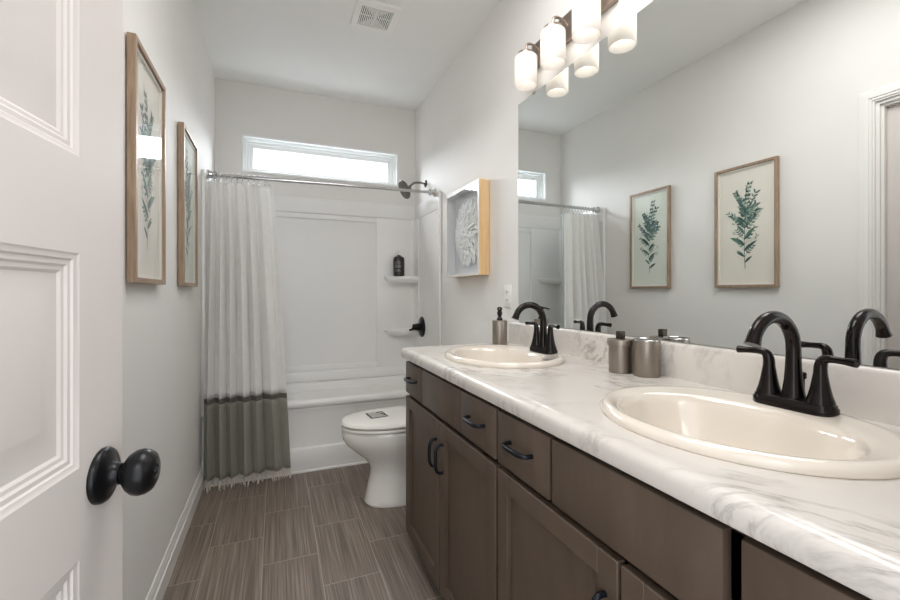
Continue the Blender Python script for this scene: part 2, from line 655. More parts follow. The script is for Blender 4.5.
def door_leaf(width, height, panels, stile, th=0.035):
    """hinge at origin, leaf along +y, visible face at x=0, other face at x=-th"""
    bm = bmesh.new()
    y0, y1 = stile, width - stile
    for face_x, sg in ((0.0, 1), (-th, -1)):
        zs = [0.0]
        for a, b in panels:
            zs += [a, b]
        zs.append(height)

        def q(pts):
            bm.faces.new([bm.verts.new(p) for p in pts])
        for a, b in ((0, y0), (y1, width)):
            q([(face_x, a, 0), (face_x, b, 0), (face_x, b, height), (face_x, a, height)])
        for i in range(0, len(zs), 2):
            q([(face_x, y0, zs[i]), (face_x, y1, zs[i]), (face_x, y1, zs[i + 1]), (face_x, y0, zs[i + 1])])
        for a, b in panels:
            prev = None
            for ins, dx in STEPS:
                x = face_x + sg * dx
                cur = [bm.verts.new(p) for p in ((x, y0 + ins, a + ins), (x, y1 - ins, a + ins), (x, y1 - ins, b - ins), (x, y0 + ins, b - ins))]
                if prev:
                    for i in range(4):
                        j = (i + 1) % 4
                        bm.faces.new((prev[i], prev[j], cur[j], cur[i]))
                prev = cur
            bm.faces.new(prev)
    for f in (((0, 0, 0), (-th, 0, 0), (-th, 0, height), (0, 0, height)), ((0, width, 0), (-th, width, 0), (-th, width, height), (0, width, height)),
              ((0, 0, 0), (0, width, 0), (-th, width, 0), (-th, 0, 0)), ((0, 0, height), (0, width, height), (-th, width, height), (-th, 0, height))):
        bm.faces.new([bm.verts.new(p) for p in f])
    bmesh.ops.remove_doubles(bm, verts=bm.verts, dist=1e-5)
    return bm


PANELS = [(0.150, 0.422), (0.543, 0.816), (0.933, 1.206), (1.329, 1.602), (1.725, 1.920)]


def knob(parent, y, z, x=0.0, sg=1):
    ax = 'X' if sg > 0 else '-X'
    ro = obj('door_knob', lathe(bmesh.new(), [(0.010, 0.026), (0.0135, 0.027), (0.019, 0.030), (0.026, 0.035), (0.0305, 0.042), (0.0315, 0.049), (0.030, 0.056),
                                             (0.026, 0.062), (0.0190, 0.0655), (0.0095, 0.0665), (0.009, 0.0655), (0.0045, 0.0655), (0.004, 0.068), (0.001, 0.0685)], 40, (x, y, z), ax), 'black', parent, 50)
    obj('rosette', lathe(bmesh.new(), [(0.0375, 0.0), (0.0375, 0.004), (0.0355, 0.0075), (0.031, 0.009), (0.024, 0.011), (0.017, 0.015),
                                      (0.0145, 0.020), (0.0142, 0.024), (0.0105, 0.0245), (0.0105, 0.028)], 40, (x, y, z), ax), 'black', ro, 50)
    return ro


DA = math.radians(8.0)
d = obj('door_1', door_leaf(0.757, 2.03, PANELS, 0.110), 'door', angle=20)
d.location = (-0.322, 0.040, 0.012)
d.rotation_euler = (0, 0, -DA)
tag(d, 'open white raised panel door in the left foreground with black knob', 'door', kind='structure')
knob(d, 0.757 - 0.058, 0.902)
knob(d, 0.757 - 0.058, 0.902, -0.035, -1)
obj('latch_plate', B(-0.030, -0.005, 0.7565, 0.7585, 0.873, 0.931, 0.0008, 1), 'bronze', d)
d2 = obj('door_2', door_leaf(CY1 - CY0 - 0.032, 2.045, PANELS, 0.110), 'door', angle=20)
d2.location = (XL - 0.036, CY0 + 0.016, 0.012)
tag(d2, 'closed white panel door in the left wall, seen at the mirror edge', 'door', kind='structure')
k2 = knob(d2, 0.06, 0.902)

# window ------------------------------------------------------------
def rect_ring(bm, x0, x1, z0, z1, wd, y0, y1, bev=0.0):
    for a in ((x0, x0 + wd, z0, z1), (x1 - wd, x1, z0, z1), (x0 + wd, x1 - wd, z0, z0 + wd), (x0 + wd, x1 - wd, z1 - wd, z1)):
        box(bm, a[0], a[1], y0, y1, a[2], a[3], bev, 1)


win = thing('window_1', (0.364, YF, WZ0), 'long narrow transom window high above the tub', 'window', kind='structure')
bm = bmesh.new()
rect_ring(bm, WX0 - 0.006, WX1 + 0.006, WZ0 - 0.006, WZ1 + 0.006, 0.016, YF - 0.010, YF + 0.004, 0.0015)
obj('outer_flange', bm, 'vinyl', win, world=True)
bm = bmesh.new()
rect_ring(bm, WX0, WX1, WZ0, WZ1, 0.026, YF + 0.035, YF + 0.10, 0.002)
obj('window_frame', bm, 'vinyl', win, world=True)
bm = bmesh.new()
rect_ring(bm, WX0 + 0.026, WX1 - 0.026, WZ0 + 0.026, WZ1 - 0.026, 0.018, YF + 0.050, YF + 0.085, 0.002)
for a in ((WX0 + 0.040, WX0 + 0.074, WZ0 + 0.04, WZ1 - 0.04), (WX1 - 0.074, WX1 - 0.040, WZ0 + 0.04, WZ1 - 0.04), (WX0 + 0.07, WX1 - 0.07, WZ1 - 0.072, WZ1 - 0.04)):
    box(bm, a[0], a[1], YF + 0.056, YF + 0.080, a[2], a[3], 0.002, 1)
obj('sash', bm, 'vinyl', win, world=True)
bm = bmesh.new()
rect_ring(bm, WX0, WX1, WZ0, WZ1, 0.006, YF, YF + 0.036)
obj('window_return', bm, 'vinyl', win, world=True, flat=True)
obj('glass_pane', B(WX0 + 0.070, WX1 - 0.070, YF + 0.064, YF + 0.066, WZ0 + 0.042, WZ1 - 0.068), 'glass', win, world=True)

# ceiling vent --------------------------------------------------------
vent = thing('exhaust_vent', (0.523, 2.41, H), 'white square exhaust fan grille on the ceiling', 'ceiling vent')
bm = bmesh.new()
hw = 0.125
for i in range(4):
    a = i * PI / 2
    R = Matrix.Rotation(a, 3, 'Z')
    pr = [(hw, 0.0), (hw, -0.006), (hw - 0.006, -0.012), (0.092, -0.016), (0.086, -0.014), (0.086, 0.0)]
    ends = []
    for sgn in (1, -1):
        ends.append([bm.verts.new(R @ Vector((p, sgn * p, z))) for p, z in pr])
    n = len(pr)
    for q in range(n):
        r_ = (q + 1) % n
        bm.faces.new((ends[0][q], ends[0][r_], ends[1][r_], ends[1][q]))
bmesh.ops.remove_doubles(bm, verts=bm.verts, dist=1e-5)
obj('vent_frame', bm, 'plastic', vent, 25)
obj('vent_shade_sheet', B(-0.087, 0.087, -0.087, 0.087, -0.003, -0.001), 'gap_shade', vent)  # flat dark sheet, paints in the shade behind the louvres
bm = bmesh.new()
for k in range(8):
    r = 0.082 - k * 0.0102
    wd = 0.0056
    for a in ((-r, r, r - wd, r), (-r, r, -r, -r + wd), (-r, -r + wd, -r + wd, r - wd), (r - wd, r, -r + wd, r - wd)):
        box(bm, a[0], a[1], a[2], a[3], -0.011, -0.009)
for a in ((-0.087, 0.087, -0.002, 0.002), (-0.002, 0.002, -0.087, 0.087)):
    box(bm, a[0], a[1], a[2], a[3], -0.0088, -0.007)
obj('vent_louvres', bm, 'plastic', vent, flat=True)

# ------------------------------------------------------------------ bathtub
TY = 2.915
tub = thing('bathtub', (0.358, 3.22, 0), 'white alcove bathtub under the transom window', 'bathtub')
bm = bmesh.new()
x0, x1 = XL + 0.002, XR - 0.002
# apron profile in (y, z), extruded in x
ap = [(TY + 0.006, 0.0), (TY, 0.012), (TY, 0.135), (TY + 0.004, 0.150), (TY + 0.016, 0.158), (TY + 0.018, 0.170), (TY + 0.018, 0.395), (TY + 0.014, 0.410),
      (TY + 0.002, 0.418), (TY - 0.004, 0.430), (TY - 0.004, 0.450), (TY + 0.004, 0.462), (TY + 0.018, 0.466), (TY + 0.085, 0.466), (TY + 0.085, 0.380), (TY + 0.05, 0.0)]
a_ = [bm.verts.new((x0, y, z)) for y, z in ap]
b_ = [bm.verts.new((x1, y, z)) for y, z in ap]
for i in range(len(ap)):
    j = (i + 1) % len(ap)
    bm.faces.new((a_[i], a_[j], b_[j], b_[i]))
bm.faces.new(a_)
bm.faces.new(b_)
obj('apron', bm, 'acrylic', tub, 40, world=True)


def rrect(cx, cy, hx, hy, r, z, n=8):
    out = []
    for qx, qy, a0 in ((1, 1, 0), (-1, 1, PI / 2), (-1, -1, PI), (1, -1, 3 * PI / 2)):
        for k in range(n + 1):
            a = a0 + (PI / 2) * k / n
            out.append((cx + qx * (hx - r) + r * math.cos(a), cy + qy * (hy - r) + r * math.sin(a), z))
    return out


bm = bmesh.new()
cx_, cy_ = (x0 + x1) / 2, (TY + 0.01 + 3.545) / 2
hx_, hy_ = (x1 - x0) / 2, (3.545 - TY - 0.01) / 2
loft(bm, [rrect(cx_, cy_, hx_, hy_, 0.01, 0.40), rrect(cx_, cy_, hx_, hy_, 0.01, 0.465), rrect(cx_, cy_, hx_ - 0.07, hy_ - 0.06, 0.14, 0.467),
          rrect(cx_, cy_, hx_ - 0.08, hy_ - 0.07, 0.14, 0.460), rrect(cx_, cy_, hx_ - 0.10, hy_ - 0.085, 0.14, 0.36),
          rrect(cx_, cy_, hx_ - 0.13, hy_ - 0.11, 0.14, 0.16), rrect(cx_, cy_, hx_ - 0.18, hy_ - 0.14, 0.12, 0.11)])
obj('tub_basin', bm, 'acrylic', tub, 40, world=True)
obj('drain', lathe(bmesh.new(), [(0.035, 0.0), (0.035, 0.003), (0.025, 0.005), (0.004, 0.005)], 24, (0.85, 3.235, 0.110)), 'bronze', tub, world=True)
obj('caulk_bead', B(x0, x1, TY - 0.010, TY + 0.005, 0.0, 0.014, 0.003, 2), 'caulk', tub, world=True)

# surround
sur = thing('tub_surround', (0.358, 3.5, 0.467), 'glossy white three-sided shower surround above the tub', 'shower surround')
SZ0, SZ1 = 0.467, 1.905
SY = 3.520      # face of the back panel
bm = bmesh.new()
box(bm, XL + 0.002, XR - 0.002, SY, YF - 0.001, SZ0, SZ1 - 0.12, 0.0)
# raised band on top and lower ledge, raised corner columns
box(bm, XL + 0.002, XR - 0.002, SY - 0.026, YF - 0.001, 1.785, SZ1, 0.008, 3)
box(bm, XL + 0.002, XR - 0.002, SY - 0.030, YF - 0.001, SZ0, 0.545, 0.012, 3)
for a, b in ((XL + 0.002, -0.040), (0.770, XR - 0.002)):
    box(bm, a, b, SY - 0.014, YF - 0.002, 0.540, 1.790, 0.005, 2)
box(bm, -0.045, 0.775, SY - 0.014, YF - 0.002, 0.540, 0.592, 0.005, 2)
box(bm, -0.045, 0.775, SY - 0.014, YF - 0.002, 1.745, 1.790, 0.005, 2)
obj('back_panel', bm, 'acrylic', sur, 40, world=True)
for s, xw in ((1, XL + 0.001), (-1, XR - 0.001)):
    def bx(a, b, *r, **k):
        lo, hi = sorted((xw + s * a, xw + s * b))
        box(bm, lo, hi, *r, **k)
    bm = bmesh.new()
    bx(0, 0.016, TY + 0.003, SY + 0.01, SZ0, 1.80)
    bx(0, 0.0215, TY + 0.01, SY + 0.01, 1.785, SZ1 - 0.001, bev=0.004, seg=2)
    bx(0, 0.020, TY - 0.002, TY + 0.032, SZ0, SZ1, bev=0.006, seg=3)
    bx(0, 0.028, TY + 0.04, SY, SZ0, 0.545, bev=0.008, seg=3)
    bx(0, 0.022, 3.40, SY, 0.54, 1.79, bev=0.005, seg=2)
    obj('side_panel', bm, 'acrylic', sur, 40, world=True)
    # coved corner
    bm = bmesh.new()
    rr_ = 0.05
    cc = (xw + s * (0.020 + rr_), SY - 0.012 - rr_)
    pts = []
    for k in range(9):
        a = (PI / 2) * k / 8
        pts.append((cc[0] - s * rr_ * math.cos(a), cc[1] + rr_ * math.sin(a)))
    pts.append((xw + s * 0.018, SY - 0.010))
    lo_ = [bm.verts.new((p[0], p[1], 0.545)) for p in pts]
    hi_ = [bm.verts.new((p[0], p[1], 1.787)) for p in pts]
    for i in range(len(pts)):
        j = (i + 1) % len(pts)
        bm.faces.new((lo_[i], lo_[j], hi_[j], hi_[i]))
    bm.faces.new(lo_)
    bm.faces.new(hi_)
    obj('corner_cove', bm, 'acrylic', sur, 40, world=True)
    for zs in (1.302, 0.862):
        bm = bmesh.new()
        rings = []
        for z, sc in ((zs - 0.054, 0.72), (zs - 0.046, 0.90), (zs - 0.030, 0.985), (zs - 0.006, 1.0), (zs, 0.975), (zs - 0.003, 0.90)):
            ring = [(xw + s * 0.012, SY - 0.002, z)]
            for k in range(17):
                a = (PI / 2) * k / 16
                ex = 2.6
                ca, sa = max(math.cos(a), 0) ** (2 / ex), max(math.sin(a), 0) ** (2 / ex)
                ring.append((xw + s * (0.012 + 0.275 * sc * ca), SY - 0.002 - 0.125 * sc * sa, z))
            rings.append(ring)
        loft(bm, rings)
        obj('corner_shelf', bm, 'acrylic', sur, 50, world=True)

# shower valve and head ------------------------------------------------
XS = XR - 0.017
v = thing('shower_valve', (XS, 3.32, 0.885), 'round black shower valve with lever on the right tub wall', 'shower valve')
obj('escutcheon', lathe(bmesh.new(), [(0.084, 0), (0.084, 0.004), (0.078, 0.009), (0.05, 0.014), (0.034, 0.017), (0.030, 0.019)], 40, (0, 0, 0), '-X'), 'black', v)
obj('valve_stem', lathe(bmesh.new(), [(0.030, 0.017), (0.029, 0.045), (0.026, 0.048), (0.024, 0.075), (0.018, 0.080), (0.008, 0.081)], 28, (0, 0, 0), '-X'), 'black', v)
obj('lever', tube(bmesh.new(), smooth_path([(-0.066, 0, 0.0), (-0.078, -0.005, -0.010), (-0.095, -0.016, -0.020), (-0.112, -0.030, -0.020)], 4), smooth_vals([0.012, 0.010, 0.008, 0.0085], 4)), 'black', v)
v = thing('wall_shower', (XR, 3.27, 2.047), 'dark bronze shower head on a bent arm above the rod', 'shower head')
obj('arm_flange', lathe(bmesh.new(), [(0.030, 0.0), (0.030, 0.003), (0.024, 0.010), (0.012, 0.014)], 28, (0, 0, 0), '-X'), 'gunmetal', v)
obj('shower_arm', tube(bmesh.new(), smooth_path([(-0.004, 0, 0), (-0.05, 0, 0.003), (-0.095, 0, -0.002), (-0.13, 0, -0.028), (-0.145, 0, -0.045)], 5), 0.0085), 'gunmetal', v)
bm = bmesh.new()
lathe(bm, [(0.010, -0.020), (0.017, -0.012), (0.018, 0.0), (0.013, 0.010), (0.022, 0.018), (0.054, 0.028), (0.074, 0.034), (0.076, 0.042), (0.073, 0.047), (0.068, 0.048), (0.004, 0.046)], 36)
dirv = Vector((-0.88, -0.12, -0.45)).normalized()
bmesh.ops.transform(bm, matrix=Matrix.Translation((-0.146, 0, -0.048)) @ dirv.to_track_quat('Z', 'Y').to_matrix().to_4x4(), verts=bm.verts)
obj('spray_head', bm, 'gunmetal', v, 40)

# bottle on the shelf ---------------------------------------------------
bt = thing('pump_bottle', (0.945, 3.440, 1.300), 'black pump bottle standing on the upper corner shelf', 'bottle')
obj('bottle_body', lathe(bmesh.new(), [(0.041, 0), (0.045, 0.003), (0.0465, 0.010), (0.0465, 0.138), (0.045, 0.150), (0.036, 0.161), (0.020, 0.168), (0.014, 0.171), (0.014, 0.180)], 32), 'bottle', bt, 50)
bm = bmesh.new()
lathe(bm, [(0.016, 0.176), (0.016, 0.190), (0.012, 0.193), (0.006, 0.194), (0.006, 0.204), (0.013, 0.206), (0.013, 0.216), (0.004, 0.218)], 20)
tube(bm, [(0, 0, 0.211), (-0.02, -0.010, 0.211), (-0.030, -0.016, 0.206)], 0.0045, 8)
obj('pump_top', bm, 'plastic', bt)
bm = bmesh.new()
for k, (z, a) in enumerate(((0.120, 0.35), (0.108, 0.55), (0.098, 0.45), (0.086, 0.62), (0.078, 0.62), (0.070, 0.62), (0.050, 0.4), (0.040, 0.55))):
    n = 8
    c0 = -PI / 2 - 0.45
    for i in range(n):
        a0, a1 = c0 - a + 2 * a * i / n, c0 - a + 2 * a * (i + 0.7) / n
        r = 0.0469
        bm.faces.new([bm.verts.new((r * math.cos(p), r * math.sin(p), zz)) for p, zz in ((a0, z), (a1, z), (a1, z + 0.0035), (a0, z + 0.0035))])
obj('bottle_label', bm, 'label_print', bt)

# ------------------------------------------------------------------ curtain rod and curtain
RY = 2.988
RZL, RZR = 1.893, 1.912
rod = thing('curtain_rod', (0.358, RY, 1.90), 'chrome tension rod spanning the tub alcove', 'curtain rod')
obj('pole', tube(bmesh.new(), [(XL + 0.03, RY, RZL), (0.45, RY, (RZL + RZR) / 2 + 0.002)], 0.0125, 16), 'chrome', rod, world=True)
obj('pole', tube(bmesh.new(), [(0.40, RY, (RZL + RZR) / 2), (XR - 0.03, RY, RZR)], 0.0105, 16), 'chrome', rod, world=True)
obj('rod_flange', lathe(bmesh.new(), [(0.030, 0.0), (0.030, 0.008), (0.022, 0.014), (0.019, 0.030), (0.023, 0.034), (0.023, 0.048), (0.014, 0.055)], 28, (XL + 0.0222, RY, RZL), 'X'), 'chrome', rod, world=True)
obj('rod_flange', lathe(bmesh.new(), [(0.030, 0.0), (0.030, 0.008), (0.022, 0.014), (0.019, 0.030), (0.023, 0.034), (0.023, 0.048), (0.014, 0.055)], 28, (XR - 0.0222, RY, RZR), '-X'), 'chrome', rod, world=True)

CZT, CZB = 1.850, 0.052
NF = 6.6


def curtain_pt(s, z, z_in=False):
    t = (CZT - z) / (CZT - CZB)              # 0 top .. 1 bottom
    te = min(1.0, t * 1.25)
    x0_ = -0.398 - 0.006 * t
    x1_ = -0.022 + 0.104 * (t ** 0.8)
    ph = NF * (1.35 * s - 0.35 * s * s) if True else 0
    u = s
    x = x0_ + (x1_ - x0_) * (u + 0.012 * math.sin(2 * PI * ph * 0.5 + 1.0) * te)
    amp = 0.013 + 0.018 * min(1, t * 2.2)
    flatten = 1.0 - 0.72 * max(0.0, (s - 0.70) / 0.30) * min(1, t * 1.6)
    y = amp * flatten * (math.sin(2 * PI * ph) + 0.30 * math.sin(2 * PI * ph * 0.53 + 2 + 1.3 * t) + 0.2 * math.sin(2 * PI * ph * 1.9 + 0.7 + 3 * t * s))
    x += 0.009 * te * flatten * math.sin(4 * PI * ph + 0.8)
    yc = RY - 0.005 - (RY - 2.868) * min(1.0, (CZT - z) / 1.30)
    return Vector((max(x, XL + 0.007), yc + y, z))


cur = thing('shower_curtain', (-0.2, 2.95, 0.0), 'white shower curtain with grey lower border and fringe, hanging at the left', 'shower curtain')


def sheet(za, zb, nz, off=0.0, ns=340):
    bm = bmesh.new()
    g = [[bm.verts.new(curtain_pt(i / ns, za + (zb - za) * k / nz)) for i in range(ns + 1)] for k in range(nz + 1)]
    for k in range(nz):
        for i in range(ns):
            bm.faces.new((g[k][i], g[k][i + 1], g[k + 1][i + 1], g[k + 1][i]))
    return bm


def solid(o, t):
    m_ = o.modifiers.new('thick', 'SOLIDIFY')
    m_.thickness = t
    m_.offset = 0
    return o


solid(obj('curtain_cloth', sheet(CZT, 0.538, 40), 'cloth_white', cur, 180, world=True), 0.0012)
solid(obj('curtain_stripe', sheet(0.538, 0.508, 3), 'cloth_stripe', cur, 180, world=True), 0.0016)
solid(obj('curtain_border', sheet(0.508, CZB + 0.008, 14), 'cloth_grey', cur, 180, world=True), 0.0014)
bm = bmesh.new()
rnd = random.Random(3)
for k in range(54):
    s = (k + 0.5) / 54
    p = curtain_pt(s, CZB + 0.012)
    nb = 3
    kn = Vector((p.x, p.y, p.z - 0.020))
    for q in (-1, 1):
        a = curtain_pt(min(1, max(0, s + q * 0.006)), CZB + 0.014)
        tube(bm, [a, kn], 0.0019, 5)
    lathe(bm, [(0.002, -0.005), (0.0040, 0), (0.002, 0.005)], 6, kn)
    for q in range(nb):
        e = kn + Vector((rnd.uniform(-0.006, 0.006), rnd.uniform(-0.022, 0.004), -rnd.uniform(0.020, 0.046)))
        e.z = max(e.z, 0.003)
        mid = (kn + e) / 2 + Vector((rnd.uniform(-0.004, 0.004), rnd.uniform(-0.003, 0.003), 0))
        tube(bm, [kn, mid, e], [0.0021, 0.0019, 0.0014], 5)
fr = obj('fringe', bm, 'fringe', cur, 60, world=True)
fr['kind'] = 'stuff'
for k in range(12):
    s = (k + 0.5) / 12
    p = curtain_pt(s, CZT)
    rz = RZL + (p.x - XL) * (RZR - RZL) / (XR - XL)
    pts = []
    for a in range(13):
        t = 2 * PI * a / 12 + PI * 0.5
        pts.append((p.x + 0.002 * math.sin(t), RY + 0.021 * math.cos(t), rz - 0.010 + 0.026 * math.sin(t)))
    bm = bmesh.new()
    tube(bm, pts, 0.0018, 8, cap=False)
    tube(bm, [(p.x, RY, rz - 0.036), (p.x, p.y, p.z - 0.012)], 0.0018, 6)
    obj('curtain_ring', bm, 'chrome', cur, 60, world=True)

lin = thing('curtain_liner', (-0.2, 3.04, 0.3), 'translucent bluish plastic liner hanging inside the tub behind the curtain', 'shower liner')
bm = bmesh.new()
ns, nz = 160, 12
g = []
for k in range(nz + 1):
    z = 1.845 - 1.60 * k / nz
    row = []
    for i in range(ns + 1):
        s = i / ns
        t = k / nz
        row.append(bm.verts.new((-0.383 + (0.36 - 0.05 * t) * s, RY + 0.036 + 0.012 * math.sin(2 * PI * 8 * s + t) + 0.030 * t, z)))
    g.append(row)
for k in range(nz):
    for i in range(ns):
        bm.faces.new((g[k][i], g[k][i + 1], g[k + 1][i + 1], g[k + 1][i]))
obj('liner_sheet', bm, 'liner', lin, 180, world=True)

# ------------------------------------------------------------------ toilet
TCY = 2.365
toi = thing('toilet', (0.75, TCY, 0), 'white elongated toilet between vanity and tub', 'toilet')


def egg(xf, xb, hw_, z, n=44, ex=2.2, wide=0.62):
    """egg outline: tip at xf (towards -x), back at xb; widest at 'wide' of length"""
    xm = xf + (xb - xf) * wide
    out = []
    z = z + 0.016 * min(1.0, max(0.0, (z - 0.2) / 0.12)) if z > 0.2 else z
    for k in range(n):
        a = 2 * PI * k / n
        c_, s_ = math.cos(a), math.sin(a)
        e = 2 / ex
        cx = math.copysign(abs(c_) ** e, c_)
        sy = math.copysign(abs(s_) ** e, s_)
        x = xm + (xb - xm) * cx if c_ > 0 else xm + (xm - xf) * cx
        out.append((x, TCY + hw_ * sy, z))
    return out


bm = bmesh.new()
loft(bm, [egg(0.462, 1.02, 0.118, 0.0, ex=2.8), egg(0.455, 1.02, 0.122, 0.012, ex=2.8), egg(0.460, 1.02, 0.117, 0.035, ex=2.7), egg(0.472, 1.01, 0.110, 0.10, ex=2.6),
          egg(0.486, 1.0, 0.107, 0.165, ex=2.5), egg(0.484, 0.99, 0.114, 0.205, ex=2.4), egg(0.455, 0.98, 0.134, 0.245, ex=2.3), egg(0.400, 0.97, 0.157, 0.285),
          egg(0.355, 0.96, 0.173, 0.322), egg(0.336, 0.95, 0.181, 0.352), egg(0.330, 0.95, 0.184, 0.385), egg(0.332, 0.95, 0.184, 0.400), egg(0.338, 0.945, 0.180, 0.406),
          egg(0.372, 0.90, 0.150, 0.406), egg(0.40, 0.85, 0.125, 0.36), egg(0.48, 0.80, 0.08, 0.27), egg(0.55, 0.74, 0.04, 0.24)])
bowl = obj('bowl', bm, 'porcelain', toi, 40, world=True)
bm = bmesh.new()
box(bm, 0.86, 1.08, TCY - 0.11, TCY + 0.11, 0.25, 0.408, 0.02, 3)
obj('rear_deck', bm, 'porcelain', toi, 40, world=True)
bm = bmesh.new()
loft(bm, [egg(0.340, 0.845, 0.176, 0.4105), egg(0.328, 0.85, 0.186, 0.4125), egg(0.326, 0.85, 0.188, 0.418), egg(0.328, 0.85, 0.186, 0.4245), egg(0.338, 0.845, 0.178, 0.426),
          egg(0.395, 0.79, 0.125, 0.426), egg(0.40, 0.785, 0.12, 0.4105)], cap=False)
obj('seat', bm, 'porcelain', toi, 40, world=True)
bm = bmesh.new()
loft(bm, [egg(0.342, 0.855, 0.174, 0.4320), egg(0.329, 0.86, 0.186, 0.4335), egg(0.326, 0.86, 0.189, 0.440), egg(0.334, 0.855, 0.182, 0.451),
          egg(0.365, 0.83, 0.155, 0.4555), egg(0.44, 0.77, 0.10, 0.4585), egg(0.52, 0.68, 0.04, 0.4595)])
lid = obj('lid', bm, 'porcelain', toi, 40, world=True)
# small sticker on the lid: dark rectangle with pale strokes
stx, sty, sa = 0.527, TCY + 0.02, math.radians(6)
bm = bmesh.new()
Rz = Matrix.Translation((stx, sty, 0.4752)) @ Matrix.Scale(1.12, 4) @ Matrix.Rotation(sa, 4, 'Z')
box(bm, -0.045, 0.045, -0.050, 0.050, -0.0005, 0.0012)
bmesh.ops.transform(bm, matrix=Rz, verts=bm.verts)
stk = obj('lid_sticker', bm, 'sticker', lid, world=True)
bm = bmesh.new()
for j, yy in enumerate((-0.038, -0.024, -0.010, 0.004, 0.018, 0.032)):
    box(bm, -0.036, (0.036, 0.024, 0.033, 0.018, 0.036, 0.006)[j], yy, yy + 0.0048, 0.0012, 0.0018)
bmesh.ops.transform(bm, matrix=Rz, verts=bm.verts)
obj('sticker_print', bm, 'mat_white', lid, world=True)
obj('hinge', tube(bmesh.new(), [(0.868, TCY - 0.08, 0.443), (0.868, TCY + 0.08, 0.443)], 0.011, 12), 'porcelain', toi, world=True)
bm = bmesh.new()
loft(bm, [rrect(1.0, TCY, 0.075, 0.19, 0.03, 0.406), rrect(1.0, TCY, 0.095, 0.205, 0.035, 0.42), rrect(0.998, TCY, 0.105, 0.222, 0.035, 0.715)])
tank = obj('tank', bm, 'porcelain', toi, 40, world=True)
bm = bmesh.new()
loft(bm, [rrect(0.998, TCY, 0.110, 0.228, 0.035, 0.716), rrect(0.998, TCY, 0.114, 0.232, 0.037, 0.722), rrect(0.998, TCY, 0.114, 0.232, 0.037, 0.742), rrect(0.998, TCY, 0.106, 0.224, 0.037, 0.752)])
obj('tank_lid', bm, 'porcelain', tank, 40, world=True)
obj('flush_lever', tube(bmesh.new(), [(0.895, TCY - 0.17, 0.66), (0.872, TCY - 0.17, 0.66), (0.868, TCY - 0.11, 0.655)], 0.007, 10), 'bronze', tank, world=True)

# ------------------------------------------------------------------ vanity
CX = 0.570        # cabinet box front plane (face frame)
DXF = 0.550       # outer face of doors and drawer fronts
VY1, VYM, VY0 = 1.888, 1.016, 0.150
VZT = 0.866


def slab_front(bm, y0, y1, z0, z1, bev=0.0025):
    box(bm, DXF, DXF + 0.0195, y0, y1, z0, z1, bev, 2)


def shaker(bm, y0, y1, z0, z1, fw=0.050):
    """shaker door: frame with recessed flat panel, made of one mesh"""
    for a in ((y0, y0 + fw, z0, z1), (y1 - fw, y1, z0, z1), (y0 + fw, y1 - fw, z0, z0 + fw), (y0 + fw, y1 - fw, z1 - fw, z1)):
        box(bm, DXF, DXF + 0.0195, a[0], a[1], a[2], a[3], 0.0018, 1)


def pull(parent, y, z, vertical=False, L=0.098):
    def f(a, x):
        return (DXF - x, y, z + a) if vertical else (DXF - x, y + a, z)
    h = L / 2
    pts = smooth_path([f(-h, -0.001), f(-h, 0.016), f(-h + 0.012, 0.025), f(-h * 0.4, 0.028), f(h * 0.4, 0.028), f(h - 0.012, 0.025), f(h, 0.016), f(h, -0.001)], 5)
    rr = smooth_vals([0.0068, 0.0062, 0.0068, 0.0072, 0.0072, 0.0068, 0.0062, 0.0068], 5)
    obj('pull_handle', tube(bmesh.new(), pts, rr, 10, flat=0.85), 'handle', parent, 60, world=True)


def cabinet(y0, y1, fronts, doors, label):
    """y1 = far end. fronts: (kind, ya, yb); doors: (ya, yb, handle_y)"""
    c = thing('vanity_cabinet', (0.83, (y0 + y1) / 2, 0), label, 'cabinet', 'dark stained vanity cabinets')
    bm = bmesh.new()
    zc = 0.092
    box(bm, CX, 1.122, y1 - 0.016, y1, zc, VZT)      # sides
    box(bm, CX, 1.122, y0, y0 + 0.016, zc, VZT)
    box(bm, CX, 1.122, y0 + 0.016, y1 - 0.016, zc, zc + 0.016)
    box(bm, 1.106, 1.122, y0 + 0.016, y1 - 0.016, zc + 0.016, VZT)
    # face frame
    for a in ((y0 + 0.016, y0 + 0.040), (y1 - 0.040, y1 - 0.016)):
        box(bm, CX + 0.022, CX + 0.036, a[0], a[1], zc + 0.016, VZT)
    box(bm, CX + 0.022, CX + 0.036, y0 + 0.04, y1 - 0.04, VZT - 0.03, VZT)
    box(bm, CX + 0.022, CX + 0.036, y0 + 0.04, y1 - 0.04, 0.675, 0.730)
    box(bm, CX + 0.022, CX + 0.036, y0 + 0.04, y1 - 0.04, zc + 0.016, zc + 0.045)
    for k, ya, yb in fronts[1:]:
        m_ = yb + 0.003
        box(bm, CX + 0.022, CX + 0.036, m_ - 0.02, m_ + 0.02, 0.73, VZT - 0.03)
    obj('cabinet_body', bm, 'cabinet', c, world=True, flat=True)
    obj('toe_kick', B(CX + 0.065, CX + 0.080, y0, y1, 0.0, zc), 'gap_shade', c, world=True)  # board coloured near-black to paint in the shade under the cabinet
    for k, ya, yb in fronts:
        bm = bmesh.new()
        slab_front(bm, ya, yb, 0.714, 0.853)
        if k == 'drawer':
            dr = obj('drawer', bm, 'cabinet', c, world=True)
            pull(dr, (ya + yb) / 2, 0.787)
        else:
            obj('false_front', bm, 'cabinet', c, world=True)
    for ya, yb, hy in doors:
        bm = bmesh.new()
        shaker(bm, ya, yb, 0.080, 0.698)
        dd = obj('cabinet_door', bm, 'cabinet', c, world=True)
        obj('door_panel', B(DXF + 0.012, DXF + 0.018, ya + 0.05, yb - 0.05, 0.13, 0.65), 'cabinet', dd, world=True, flat=True)
        if hy is not None:
            pull(dd, hy, 0.575, True)
    return c


